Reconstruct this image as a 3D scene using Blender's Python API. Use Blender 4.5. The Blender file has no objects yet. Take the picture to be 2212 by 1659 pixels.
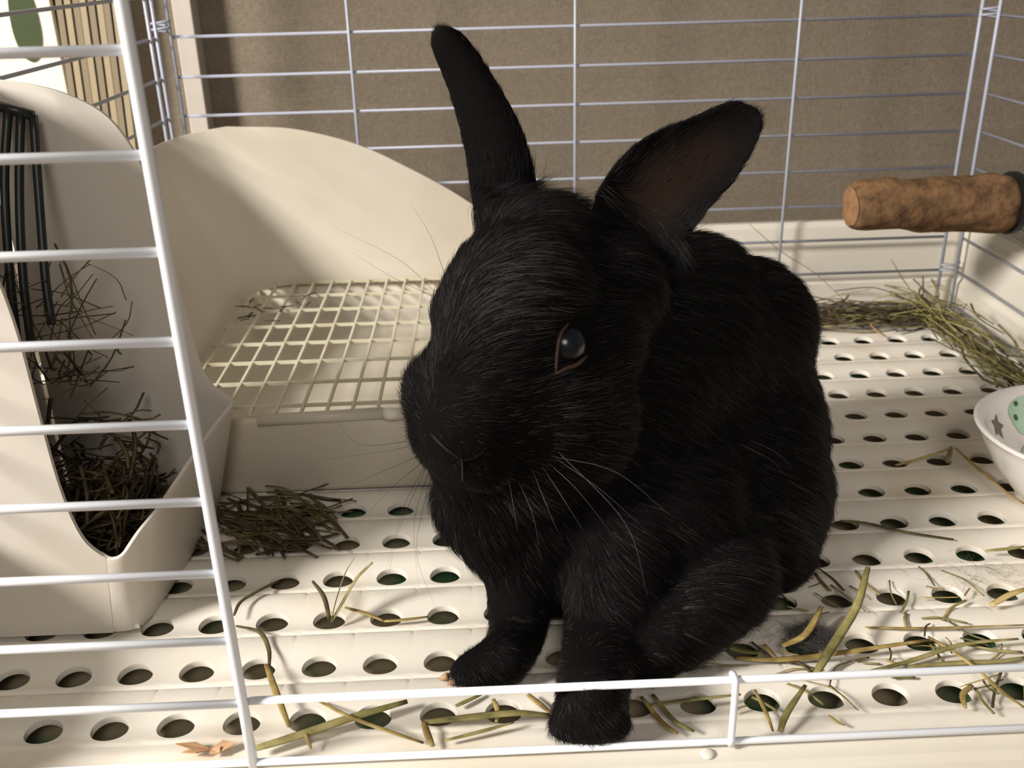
import bpy, bmesh, math, random
import numpy as np
from mathutils import Vector, Matrix
from mathutils.bvhtree import BVHTree
random.seed(7); RNG = np.random.default_rng(7)
S = bpy.context.scene; COL = S.collection
V = Vector
# ------------------------------------------------------------------ camera
F = 2112.146
CP = V((0.167169, -0.281421, 0.254200))
FW = V((0.02286615, 0.91535157, -0.40200577))
RT = V((0.9990894, -0.03541062, -0.02380024))
UP = V((0.03602086, 0.40109548, 0.91532776))
cd = bpy.data.cameras.new('camera'); cam = bpy.data.objects.new('camera', cd); COL.objects.link(cam)
M = Matrix.Identity(4)
for i in range(3):
    M[i][0] = RT[i]; M[i][1] = UP[i]; M[i][2] = -FW[i]; M[i][3] = CP[i]
cam.matrix_world = M
cd.sensor_width = 36; cd.lens = 36 * F / 2212; cd.clip_start = 0.01; cd.clip_end = 50
cd.dof.use_dof = True; cd.dof.focus_distance = 0.39; cd.dof.aperture_fstop = 20
S.camera = cam
# ------------------------------------------------------------------ world, lights, exposure
w = bpy.data.worlds.new('world'); S.world = w; w.use_nodes = True
w.node_tree.nodes['Background'].inputs[0].default_value = (1.0, 0.93, 0.84, 1)
w.node_tree.nodes['Background'].inputs[1].default_value = 0.11
def area(name, loc, target, size, power, col):
    l = bpy.data.lights.new(name, 'AREA'); l.shape = 'DISK'; l.size = size; l.energy = power; l.color = col
    o = bpy.data.objects.new(name, l); COL.objects.link(o); o.location = loc
    o.rotation_euler = (V(target) - V(loc)).to_track_quat('-Z', 'Y').to_euler(); o['kind'] = 'helper'
    return o
area('ceiling_lamp_light', (-1.05, -0.50, 0.90), (0.2, 0.12, 0), 0.34, 43, (1.0, 0.95, 0.885))
area('front_fill_light', (0.25, -1.4, 1.25), (0.2, 0.12, 0), 0.6, 9, (1.0, 0.92, 0.83))  # weak fill added to lift the front faces, no lamp of the room
S.view_settings.view_transform = 'Standard'; S.view_settings.look = 'None'
S.view_settings.gamma = 1; S.view_settings.exposure = 0.06; S.view_settings.use_curve_mapping = False

def at(x, y, Y):
    """a point of the place from its picture position and its depth coordinate Y"""
    d = FW * F + RT * (x - 1106) + UP * (829.5 - y)
    return CP + d * ((Y - CP.y) / d.y)
def atz(x, y, z=0.0):
    d = FW * F + RT * (x - 1106) + UP * (829.5 - y)
    return CP + d * ((z - CP.z) / d.z)
# ------------------------------------------------------------------ materials
MT = {}
def mat(name, col, rough=0.5, spec=0.5, noise=0.0, nscale=30, col2=None, bump=0.0, bscale=200, metal=0.0, sheen=0, lo=0.35, hi=0.65, sub=0, trans=0):
    m = bpy.data.materials.new(name); m.use_nodes = True; nt = m.node_tree; b = nt.nodes['Principled BSDF']
    b.inputs['Base Color'].default_value = (*col, 1); b.inputs['Roughness'].default_value = rough
    b.inputs['Specular IOR Level'].default_value = spec; b.inputs['Metallic'].default_value = metal
    if sub:
        b.inputs['Subsurface Weight'].default_value = sub; b.inputs['Subsurface Scale'].default_value = 0.004
    tc = nt.nodes.new('ShaderNodeTexCoord')
    if col2 is not None:
        n = nt.nodes.new('ShaderNodeTexNoise'); n.inputs['Scale'].default_value = nscale; n.inputs['Detail'].default_value = 6
        nt.links.new(tc.outputs['Object'], n.inputs['Vector'])
        r = nt.nodes.new('ShaderNodeValToRGB'); r.color_ramp.elements[0].position = lo; r.color_ramp.elements[1].position = hi
        r.color_ramp.elements[0].color = (*col, 1); r.color_ramp.elements[1].color = (*col2, 1)
        nt.links.new(n.outputs['Fac'], r.inputs['Fac']); nt.links.new(r.outputs['Color'], b.inputs['Base Color'])
    if bump:
        n2 = nt.nodes.new('ShaderNodeTexNoise'); n2.inputs['Scale'].default_value = bscale; n2.inputs['Detail'].default_value = 5
        nt.links.new(tc.outputs['Object'], n2.inputs['Vector'])
        bp = nt.nodes.new('ShaderNodeBump'); bp.inputs['Strength'].default_value = bump; bp.inputs['Distance'].default_value = 0.001
        nt.links.new(n2.outputs['Fac'], bp.inputs['Height']); nt.links.new(bp.outputs['Normal'], b.inputs['Normal'])
    MT[name] = m
    return m
mat('cream_plastic', (0.74, 0.69, 0.60), 0.38, 0.45, col2=(0.66, 0.59, 0.47), nscale=9, lo=0.5, hi=0.8, bump=0.05, bscale=300)
mat('grate_plastic', (0.80, 0.75, 0.66), 0.36, 0.45, col2=(0.66, 0.56, 0.42), nscale=22, lo=0.52, hi=0.85, bump=0.08, bscale=250)
mat('litter_plastic', (0.64, 0.585, 0.49), 0.42, 0.4, col2=(0.56, 0.49, 0.38), nscale=8, lo=0.5, hi=0.8, bump=0.05, bscale=300)
mat('grid_plastic', (0.66, 0.62, 0.47), 0.45, 0.4, col2=(0.5, 0.42, 0.28), nscale=40, lo=0.55, hi=0.8)
mat('feeder_plastic', (0.70, 0.65, 0.58), 0.33, 0.5, col2=(0.60, 0.53, 0.42), nscale=14, lo=0.55, hi=0.85, bump=0.05, bscale=120)
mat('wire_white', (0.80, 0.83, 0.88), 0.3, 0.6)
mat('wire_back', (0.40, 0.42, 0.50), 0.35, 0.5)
mat('dark_wire', (0.015, 0.018, 0.015), 0.4, 0.5)
mat('liner', (0.36, 0.31, 0.21), 0.9, 0.2, col2=(0.09, 0.20, 0.10), nscale=14, lo=0.5, hi=0.6)
def hay_mat(name, c1, c2, c3):
    m = bpy.data.materials.new(name); m.use_nodes = True; nt = m.node_tree; b = nt.nodes['Principled BSDF']; b.inputs['Roughness'].default_value = 0.55; b.inputs['Specular IOR Level'].default_value = 0.3
    tc = nt.nodes.new('ShaderNodeTexCoord'); n = nt.nodes.new('ShaderNodeTexNoise'); n.inputs['Scale'].default_value = 160; n.inputs['Detail'].default_value = 5
    n2 = nt.nodes.new('ShaderNodeTexNoise'); n2.inputs['Scale'].default_value = 34
    for q in (n, n2): nt.links.new(tc.outputs['Object'], q.inputs['Vector'])
    ad = nt.nodes.new('ShaderNodeMath'); ad.operation = 'ADD'; nt.links.new(n.outputs['Fac'], ad.inputs[0]); nt.links.new(n2.outputs['Fac'], ad.inputs[1])
    hf_ = nt.nodes.new('ShaderNodeMath'); hf_.operation = 'MULTIPLY'; hf_.inputs[1].default_value = 0.5; nt.links.new(ad.outputs[0], hf_.inputs[0])
    r = nt.nodes.new('ShaderNodeValToRGB'); e = r.color_ramp.elements; e[0].position = 0.36; e[1].position = 0.64; e[0].color = (*c1, 1); e[1].color = (*c3, 1)
    x = e.new(0.5); x.color = (*c2, 1)
    nt.links.new(hf_.outputs[0], r.inputs['Fac']); nt.links.new(r.outputs['Color'], b.inputs['Base Color']); MT[name] = m
hay_mat('hay_green', (0.11, 0.10, 0.035), (0.24, 0.21, 0.075), (0.38, 0.33, 0.14))
hay_mat('hay_gold', (0.17, 0.11, 0.035), (0.33, 0.235, 0.075), (0.52, 0.40, 0.17))
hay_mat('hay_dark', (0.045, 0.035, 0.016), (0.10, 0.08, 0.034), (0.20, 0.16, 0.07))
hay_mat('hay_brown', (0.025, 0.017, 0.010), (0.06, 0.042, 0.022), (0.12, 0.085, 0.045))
mat('leaf_brown', (0.42, 0.22, 0.12), 0.7, 0.2, col2=(0.55, 0.36, 0.2), nscale=120)
mat('skin_black', (0.004, 0.0035, 0.0035), 0.8, 0.05)
mat('fur_black', (0.0048, 0.004, 0.004), 0.5, 0.24)
mat('fur_grey', (0.062, 0.057, 0.055), 0.5, 0.4)
mat('eye_dark', (0.006, 0.008, 0.013), 0.22, 0.5)
mat('eye_rim', (0.040, 0.020, 0.012), 0.5, 0.3)
mat('nose_skin', (0.014, 0.008, 0.006), 0.6, 0.3)
mat('claw', (0.50, 0.30, 0.17), 0.4, 0.4)
mat('whisker_white', (0.12, 0.12, 0.13), 0.35, 0.5)
mat('whisker_black', (0.012, 0.010, 0.010), 0.4, 0.3)
mat('bark', (0.215, 0.120, 0.058), 0.95, 0.1, col2=(0.085, 0.05, 0.03), nscale=130, bump=1.0, bscale=260, lo=0.35, hi=0.7)
mat('bark_end', (0.33, 0.18, 0.09), 0.9, 0.15, col2=(0.22, 0.12, 0.06), nscale=150, bump=0.4, bscale=300)
mat('steel', (0.6, 0.6, 0.6), 0.3, 0.5, metal=1.0)
mat('black_rubber', (0.01, 0.01, 0.01), 0.5, 0.4)
mat('ceramic', (0.80, 0.76, 0.72), 0.15, 0.6)
mat('glaze_green', (0.33, 0.53, 0.38), 0.2, 0.6, col2=(0.42, 0.62, 0.46), nscale=60)
mat('glaze_brown', (0.13, 0.055, 0.045), 0.3, 0.5)
mat('glaze_dark', (0.03, 0.06, 0.05), 0.3, 0.5)
mat('paper', (0.88, 0.84, 0.70), 0.8, 0.2)
mat('leaf_print', (0.065, 0.085, 0.040), 0.8, 0.2)
mat('slat_beige', (0.40, 0.33, 0.22), 0.7, 0.2)
mat('slat_dark', (0.27, 0.22, 0.15), 0.7, 0.2)
mat('post_white', (0.55, 0.50, 0.44), 0.5, 0.3)
def wall_mat():
    m = bpy.data.materials.new('wall_fabric'); m.use_nodes = True; nt = m.node_tree; b = nt.nodes['Principled BSDF']
    tc = nt.nodes.new('ShaderNodeTexCoord')
    outs = []
    for sc in ((900, 300, 350), (350, 300, 900)):
        mp = nt.nodes.new('ShaderNodeMapping'); mp.inputs['Scale'].default_value = sc
        n = nt.nodes.new('ShaderNodeTexNoise'); n.inputs['Scale'].default_value = 1.0; n.inputs['Detail'].default_value = 3
        nt.links.new(tc.outputs['Object'], mp.inputs[0]); nt.links.new(mp.outputs[0], n.inputs['Vector']); outs.append(n)
    mx = nt.nodes.new('ShaderNodeMath'); mx.operation = 'ADD'
    nt.links.new(outs[0].outputs['Fac'], mx.inputs[0]); nt.links.new(outs[1].outputs['Fac'], mx.inputs[1])
    r = nt.nodes.new('ShaderNodeValToRGB'); r.color_ramp.elements[0].position = 0.35; r.color_ramp.elements[1].position = 0.65
    r.color_ramp.elements[0].color = (0.185, 0.152, 0.112, 1); r.color_ramp.elements[1].color = (0.25, 0.208, 0.158, 1)
    hf = nt.nodes.new('ShaderNodeMath'); hf.operation = 'MULTIPLY'; hf.inputs[1].default_value = 0.5
    nt.links.new(mx.outputs[0], hf.inputs[0]); nt.links.new(hf.outputs[0], r.inputs['Fac']); nt.links.new(r.outputs['Color'], b.inputs['Base Color'])
    bp = nt.nodes.new('ShaderNodeBump'); bp.inputs['Strength'].default_value = 0.35; bp.inputs['Distance'].default_value = 0.0008
    nt.links.new(mx.outputs[0], bp.inputs['Height']); nt.links.new(bp.outputs['Normal'], b.inputs['Normal'])
    b.inputs['Roughness'].default_value = 0.9; b.inputs['Specular IOR Level'].default_value = 0.15
    MT['wall_fabric'] = m
wall_mat()
# ------------------------------------------------------------------ helpers
def thing(name, label, cat, loc=(0, 0, 0), group=None):
    o = bpy.data.objects.new(name, None); COL.objects.link(o); o.location = loc
    o.empty_display_size = 0.01
    o['label'] = label; o['category'] = cat
    if group: o['group'] = group
    return o
def tag(o, label, cat, group=None, kind=None):
    o['label'] = label; o['category'] = cat
    if group: o['group'] = group
    if kind: o['kind'] = kind
    return o
def link(name, me, m=None, parent=None, smooth=True):
    o = bpy.data.objects.new(name, me); COL.objects.link(o)
    if m is not None and not me.materials: me.materials.append(MT[m] if isinstance(m, str) else m)
    if parent is not None:
        o.parent = parent
        p = parent; off = V((0, 0, 0))
        while p is not None: off += V(p.location); p = p.parent
        o.location = -off      # geometry below is written in world coordinates
    if smooth and isinstance(me, bpy.types.Mesh): me.polygons.foreach_set('use_smooth', [True] * len(me.polygons))
    return o
class MB:
    """collects vertices and faces of one mesh (world coordinates)"""
    def __init__(s): s.v = []; s.f = []; s.mi = []
    def add(s, vs, fs, mi=0):
        n = len(s.v); s.v += [tuple(q) for q in vs]; s.f += [[i + n for i in f] for f in fs]; s.mi += [mi] * len(fs); return s
    def tube(s, pts, r, n=8, flat=1.0, mi=0, closed=False):
        pts = [V(p) for p in pts]; k = len(pts)
        rs = r if isinstance(r, (list, tuple)) else [r] * k
        vs = []; a = None
        for i, p in enumerate(pts):
            if closed: d = pts[(i + 1) % k] - pts[i - 1]
            else: d = pts[min(i + 1, k - 1)] - pts[max(i - 1, 0)]
            d = d.normalized()
            if a is None: a = d.cross(V((0, 0, 1)) if abs(d.z) < 0.9 else V((1, 0, 0))).normalized()
            a = (a - d * a.dot(d)).normalized(); b = d.cross(a)
            for j in range(n):
                t = 2 * math.pi * j / n
                vs.append(p + a * (math.cos(t) * rs[i]) + b * (math.sin(t) * rs[i] * flat))
        fs = []
        for i in range(k if closed else k - 1):
            for j in range(n):
                i2 = (i + 1) % k
                fs.append([i * n + j, i * n + (j + 1) % n, i2 * n + (j + 1) % n, i2 * n + j])
        if not closed:
            fs.append(list(range(n))[::-1]); fs.append([(k - 1) * n + j for j in range(n)])
        return s.add(vs, fs, mi)
    def box(s, lo, hi, mi=0):
        x0, y0, z0 = lo; x1, y1, z1 = hi
        vs = [(x0, y0, z0), (x1, y0, z0), (x1, y1, z0), (x0, y1, z0), (x0, y0, z1), (x1, y0, z1), (x1, y1, z1), (x0, y1, z1)]
        return s.add(vs, [[0, 3, 2, 1], [4, 5, 6, 7], [0, 1, 5, 4], [1, 2, 6, 5], [2, 3, 7, 6], [3, 0, 4, 7]], mi)
    def grid(s, P, closed_u=False, closed_v=False, mi=0, flip=False):
        """P[i][j] points"""
        nu = len(P); nv = len(P[0]); vs = [q for row in P for q in row]; fs = []
        for i in range(nu if closed_u else nu - 1):
            for j in range(nv if closed_v else nv - 1):
                f = [i * nv + j, ((i + 1) % nu) * nv + j, ((i + 1) % nu) * nv + (j + 1) % nv, i * nv + (j + 1) % nv]
                fs.append(f[::-1] if flip else f)
        return s.add(vs, fs, mi)
    def mesh(s, name, mats=None):
        me = bpy.data.meshes.new(name); me.from_pydata(s.v, [], s.f)
        for m in mats or []: me.materials.append(MT[m])
        if mats and len(mats) > 1: me.polygons.foreach_set('material_index', s.mi)
        me.update(); return me
    def build(s, name, m, parent=None, smooth=True, bevel=0, solid=0, fixn=False):
        me = s.mesh(name, [m] if isinstance(m, str) else m)
        if fixn:
            bm = bmesh.new(); bm.from_mesh(me); bmesh.ops.recalc_face_normals(bm, faces=bm.faces); bm.to_mesh(me); bm.free()
        o = link(name, me, None, parent, smooth)
        if solid:
            md = o.modifiers.new('solid', 'SOLIDIFY'); md.thickness = abs(solid); md.offset = 1 if solid > 0 else -1
        if bevel:
            md = o.modifiers.new('bevel', 'BEVEL'); md.width = bevel; md.segments = 3; md.limit_method = 'ANGLE'; md.angle_limit = math.radians(40)
        return o
def spline(pts, n=8):
    """Catmull-Rom through points"""
    P = [V(p) for p in pts]; P = [P[0] * 2 - P[1]] + P + [P[-1] * 2 - P[-2]]; out = []
    for i in range(1, len(P) - 2):
        for k in range(n):
            t = k / n; a, b, c, d = P[i - 1], P[i], P[i + 1], P[i + 2]
            out.append(0.5 * (2 * b + (c - a) * t + (2 * a - 5 * b + 4 * c - d) * t * t + (3 * b - a - 3 * c + d) * t ** 3))
    out.append(P[-2]); return out

# ------------------------------------------------------------------ room
o = MB().box((-0.9, 0.475, -0.35), (1.3, 0.50, 1.0)).build('wall_back', 'wall_fabric', smooth=False); o['kind'] = 'structure'
mat('room_floor', (0.20, 0.14, 0.09), 0.6, 0.3, col2=(0.14, 0.09, 0.055), nscale=6)
o = MB().box((-0.9, -0.9, -0.075), (1.3, 0.475, -0.0585)).build('floor', 'room_floor', smooth=False); o['kind'] = 'structure'

# ------------------------------------------------------------------ cage
PX, PY = 0.024, 0.029488
X0, X1, YF, YB = -0.048, 0.5235, -0.0205, 0.4245
cage = thing('pet_cage', 'white wire rabbit cage with a deep cream plastic base and a perforated floor', 'cage', (0.24, 0.2, -0.05))
# --- perforated corrugated floor plate
def prof(y):
    u = ((y + 0.0085) / PY) % 1.0
    return 0.0024 * (1 - math.cos(2 * math.pi * (u - 0.22))) * 0.5 - 0.0013 * math.exp(-(min(u, 1 - u) / 0.035) ** 2) - 0.0016
def floor_plate():
    mb = MB(); N = 48; TS = (0, 0.10, 0.22, 0.36, 0.50, 0.64, 0.78, 0.90, 1.0)
    for r in range(0, 13):
        y0 = r * PY - 0.0085; y1 = y0 + PY; cy = r * PY
        for k in range(-2, 22):
            cx = k * PX; rings = []
            for t in TS:
                ring = []
                for j in range(N):
                    a = 2 * math.pi * j / N; ca, sa = math.cos(a), math.sin(a)
                    hx, hy = cx + 0.0069 * ca, cy + 0.0058 * sa
                    s = max(abs(ca), abs(sa)); qx, qy = ca / s, sa / s
                    bx = cx + qx * PX / 2
                    by = cy + (qy * (y1 - cy) if qy > 0 else qy * (cy - y0))
                    x = hx + (bx - hx) * t; y = hy + (by - hy) * t
                    ring.append((x, y, prof(y)))
                rings.append(ring)
            mb.grid(rings, closed_v=True, flip=True)
            # separate wall of the hole with a small rounded edge
            e0 = rings[0]
            e1 = [(cx + (q[0] - cx) * 0.97, cy + (q[1] - cy) * 0.97, q[2] - 0.0003) for q in e0]
            e2 = [(q[0], q[1], q[2] - 0.0024) for q in e1]
            mb.grid([e2, e1], closed_v=True, flip=True); mb.grid([e1, e0], closed_v=True, flip=True)
    # plain strips in front and behind
    ya, yb = 13 * PY - 0.0085, YB - 0.001
    xs = (-2.5 * PX, 21.5 * PX)
    mb.grid([[(x, y, prof(ya + 0.001) + 0.0004 * math.sin((y - ya) * 300)) for y in np.linspace(ya, yb, 10)] for x in xs], flip=False)
    mb.grid([[(x, y, -0.0012 - 0.0006 * (y + 0.0205) / 0.012) for y in np.linspace(YF, -0.0085, 5)] for x in xs], flip=False)
    o = mb.build('floor_grate', 'grate_plastic', cage, fixn=False)
    bm = bmesh.new(); bm.from_mesh(o.data); bmesh.ops.remove_doubles(bm, verts=bm.verts, dist=1e-5)
    for e in bm.edges:
        if len(e.link_faces) == 2 and e.calc_face_angle(0) > 0.6: e.smooth = False
    bm.to_mesh(o.data); bm.free()
    o['label'] = 'cream plastic floor with rows of round holes'
    return o
floor_plate()
# --- base tray
def tray():
    mb = MB(); zt = 0.0655
    def wall(a, b, inn, zt=zt):   # a->b along the inner foot, inn = outward normal
        a = V(a); b = V(b); n = V(inn)
        prof2 = [(0, -0.05), (0.0, 0.0), (0.0005, 0.018), (0.0035, 0.021), (0.004, zt - 0.004), (0.005, zt), (0.011, zt), (0.011, zt - 0.007), (0.0075, zt - 0.008), (0.0065, -0.05)]
        P = [[a + n * d + V((0, 0, z)) for d, z in prof2], [b + n * d + V((0, 0, z)) for d, z in prof2]]
        mb.grid(P)
    wall((X0 - 0.011, YB, 0), (X1 + 0.011, YB, 0), (0, 1, 0))
    wall((X1, YB + 0.011, 0), (X1, -0.05, 0), (1, 0, 0))
    wall((X0, YB + 0.011, 0), (X0, -0.05, 0), (-1, 0, 0))
    # pan floor and front sill
    mb.grid([[(x, y, -0.05) for y in (-0.06, YB + 0.006)] for x in (X0 - 0.006, X1 + 0.006)])
    sill = [(-0.0205, -0.05), (-0.0205, -0.0035), (-0.0203, -0.0012), (-0.0218, -0.0004), (-0.030, -0.0002), (-0.034, -0.0008), (-0.046, -0.0012), (-0.060, -0.003), (-0.064, -0.008), (-0.066, -0.058)]
    mb.grid([[(x, y, z) for y, z in sill] for x in (X0 - 0.011, X1 + 0.011)])
    o = mb.build('base_tray', 'cream_plastic', cage, smooth=False, fixn=True)
    for p in o.data.polygons: p.use_smooth = False
    return o
tr = tray()
b = MB(); b.grid([[ (0.2375 + 0.0026 * math.cos(a) * r, -0.0262 + 0.0026 * math.sin(a) * r, 0.0002 + 0.0012 * math.sqrt(max(0, 1 - r * r))) for a in np.linspace(0, 2 * math.pi, 17)[:-1]] for r in (1, 0.9, 0.7, 0.4, 0.05)], closed_v=True)
b.build('stud', 'cream_plastic', tr, fixn=True)
o = MB().box((X0 + 0.004, -0.0195, -0.0150), (X1 - 0.004, YB - 0.003, -0.0125)).build('tray_liner', 'liner', cage, smooth=False)
o['label'] = 'dark olive and green liner sheet seen through the holes'
# --- wire panels
ZP = 0.02585; Z0 = 0.0022
def panel(name, label):
    e = bpy.data.objects.new(name, None); COL.objects.link(e); e.parent = cage; e.location = -V(cage.location); e.empty_display_size = 0.01
    if label: e['label'] = label
    return e
def wire(p, pts, r, m='wire_white', name='wire'):
    return MB().tube(pts, r, 10).build(name, m, p)
fp = panel('front_panel', 'bright white front wires nearest the camera')
YW = -0.0228
for k in range(0, 13):
    z = Z0 + ZP * k
    if k == 0: wire(fp, [(X0, YW, z), (X1, YW, z)], 0.0013)
    else: wire(fp, [(X0, YW, z), (0.0818, YW, z)], 0.00145)
wire(fp, spline([(0.0812, YW, 0.0008), (0.0812, YW - 0.0006, 0.1), (0.0812, YW - 0.0006, 0.34)], 3), 0.0018, name='door_post')
rail = panel('door_rail', 'low wire rail along the bottom of the open doorway')
wire(rail, [(0.079, YW + 0.0020, Z0 + ZP * 0.97), (0.5, YW + 0.0020, Z0 + ZP * 0.97)], 0.0014)
wire(rail, spline([(0.2462, YW + 0.0042, Z0 + ZP * 1.0), (0.2462, YW + 0.0016, Z0 + ZP * 1.03), (0.2462, YW - 0.0008, Z0 + ZP * .96), (0.2462, YW - 0.0012, 0.015), (0.2462, YW - 0.0012, 0.0015)], 5), 0.0013, name='upright')
bp_ = panel('back_panel', 'grey-white wires of the rear panel in front of the wall')
YK = 0.4195
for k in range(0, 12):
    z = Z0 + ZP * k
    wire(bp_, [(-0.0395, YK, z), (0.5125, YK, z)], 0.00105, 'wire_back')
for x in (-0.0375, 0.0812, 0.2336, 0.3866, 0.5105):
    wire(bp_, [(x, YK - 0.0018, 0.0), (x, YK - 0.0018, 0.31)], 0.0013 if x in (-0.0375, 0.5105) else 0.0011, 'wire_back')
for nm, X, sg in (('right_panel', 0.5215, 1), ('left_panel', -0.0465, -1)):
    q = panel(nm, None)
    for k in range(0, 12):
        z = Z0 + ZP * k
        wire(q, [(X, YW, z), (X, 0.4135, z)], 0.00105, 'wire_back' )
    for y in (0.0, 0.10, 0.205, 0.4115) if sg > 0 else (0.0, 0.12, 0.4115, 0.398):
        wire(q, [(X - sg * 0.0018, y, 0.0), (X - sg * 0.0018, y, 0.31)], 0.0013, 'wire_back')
def clip(x, y, z):
    pts = [(x + 0.0065 * math.cos(a), y + 0.0035 * math.sin(a), z + 0.0006 * a) for a in np.linspace(0, 4 * math.pi, 28)]
    MB().tube(pts, 0.0009, 6).build('corner_clip', 'wire_back', cage)
for z in (0.0275, 0.207): clip(0.5165, 0.4155, z)
clip(-0.0425, 0.4150, 0.212)

# ------------------------------------------------------------------ hay feeder (front left)
hf = thing('hay_feeder', 'cream plastic corner hay feeder with a U-shaped front opening, behind the front wires', 'hay feeder', (-0.01, 0.1, 0.0))
def curve2(pts, n=8): return [(p.x, p.y) for p in spline([(a, b, 0) for a, b in pts], n)]
def plate(outline, fn, t, name, m, parent, bevel=0.0006):
    """a plate from a 2D outline (u,v) placed by fn(u,v)->point, thickness t along +Y"""
    me = bpy.data.meshes.new(name); bm = bmesh.new()
    vs = [bm.verts.new(fn(u, v)) for u, v in outline]
    f = bm.faces.new(vs); 
    ex = bmesh.ops.extrude_face_region(bm, geom=[f])
    ev = [g for g in ex['geom'] if isinstance(g, bmesh.types.BMVert)]
    bmesh.ops.translate(bm, vec=t, verts=ev)
    bmesh.ops.recalc_face_normals(bm, faces=bm.faces)
    bmesh.ops.triangulate(bm, faces=[q for q in bm.faces if len(q.verts) > 4])
    bm.to_mesh(me); bm.free(); me.materials.append(MT[m])
    o = link(name, me, None, parent, False)
    if bevel:
        md = o.modifiers.new('bevel', 'BEVEL'); md.width = bevel; md.segments = 2; md.limit_method = 'ANGLE'; md.angle_limit = math.radians(40)
    return o
# front wall + rounded corner + right wall as one swept sheet: stations along the foot line, each with a foot and a top point
def lerp(a, b, t): return a + (b - a) * t
stn = []   # (foot xyz, top xyz)
front = [(-0.043, 0.232), (-0.030, 0.214), (-0.016, 0.192), (-0.0075, 0.172), (-0.0024, 0.158), (0.0000, 0.135), (0.0002, 0.1), (0.0006, 0.075), (0.0022, 0.058), (0.0048, 0.047), (0.009, 0.0405), (0.0134, 0.0375), (0.0175, 0.0385)]
side = [((0.0030, 0.0566, 0.0005), (0.0092, 0.0550, 0.0400)), ((0.0085, 0.0556, 0.0005), (0.0135, 0.0540, 0.0376)), ((0.0138, 0.0562, 0.0005), (0.0177, 0.0544, 0.0387)), ((0.0172, 0.0583, 0.0005), (0.0212, 0.0568, 0.0425)), ((0.0190, 0.0625, 0.0005), (0.0245, 0.0625, 0.0460)),
        ((0.0205, 0.070, 0.0005), (0.0285, 0.072, 0.0490)), ((0.0225, 0.090, 0.0005), (0.0330, 0.095, 0.0530)), ((0.0245, 0.115, 0.0005), (0.0380, 0.122, 0.0575)), ((0.0275, 0.147, 0.0005), (0.0440, 0.148, 0.0615))]
sf = spline([s[0] for s in side], 4); st = spline([s[1] for s in side], 4)
stn += list(zip(sf, st))
P = []
for a, b2 in stn:
    row = []
    for t in np.linspace(0, 1, 14):
        q = a.lerp(b2, float(t))
        bulge = 0.0
        foot = 0.0
        q = q + V((-foot * (0 if a.x < 0.012 else 1), bulge + foot * 0.6, 0)); row.append(q)
    P.append(row)
o = MB().grid(P).build('side_shell', 'feeder_plastic', hf, solid=0.002, bevel=0.0007, fixn=True); o.modifiers['solid'].offset = 0
back = [(-0.042, 0.001), (0.0275, 0.001)] + curve2([(0.0440, 0.0615), (0.0345, 0.0715), (0.0305, 0.0850), (0.0285, 0.105), (0.0265, 0.130), (0.0238, 0.155), (0.0195, 0.177), (0.0100, 0.1950), (-0.0044, 0.2045), (-0.020, 0.2095), (-0.042, 0.213)], 5)
o = plate(back, lambda u, v: V((u, 0.1485, v)), (0, 0.0022, 0), 'back_panel', 'feeder_plastic', hf)
o['label'] = 'tall curved back panel'
o = plate([(-0.0432, 0.0005), (0.0075, 0.0005)] + [q for q in curve2(front, 6) if q[0] < 0.0125][::-1], lambda u, v: V((u, 0.0545 - v * 0.035, v)), (0, 0.002, 0), 'front_wall', 'feeder_plastic', hf)
plate([(0.054, 0.001), (0.1485, 0.001)] + curve2([(0.1485, 0.213), (0.11, 0.225), (0.054, 0.232)], 4), lambda u, v: V((-0.0432, u, v)), (-0.002, 0, 0), 'side_wall', 'feeder_plastic', hf)
MB().box((-0.042, 0.056, 0.001), (0.018, 0.148, 0.003)).build('bottom', 'feeder_plastic', hf, smooth=False)
rk = thing('hay_rack', 'dark metal rod rack hanging inside the plastic hay feeder', 'rack', (-0.03, 0.13, 0.18))
rods = [[at(18, 232, 0.143), at(10, 400, 0.13), at(22, 600, 0.115), at(40, 760, 0.10)], [at(45, 240, 0.143), at(42, 420, 0.13), at(50, 600, 0.115), at(70, 760, 0.10)],
        [at(72, 250, 0.143), at(84, 420, 0.13), at(98, 600, 0.115), at(112, 700, 0.105)], [at(-20, 225, 0.143), at(-30, 420, 0.13), at(-20, 650, 0.115)]]
for q in rods: MB().tube(spline(q, 5), 0.0019, 8).build('rod', 'dark_wire', rk)
MB().tube([rods[3][0], rods[2][0]], 0.0022, 8).build('crossbar', 'dark_wire', rk)

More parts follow.
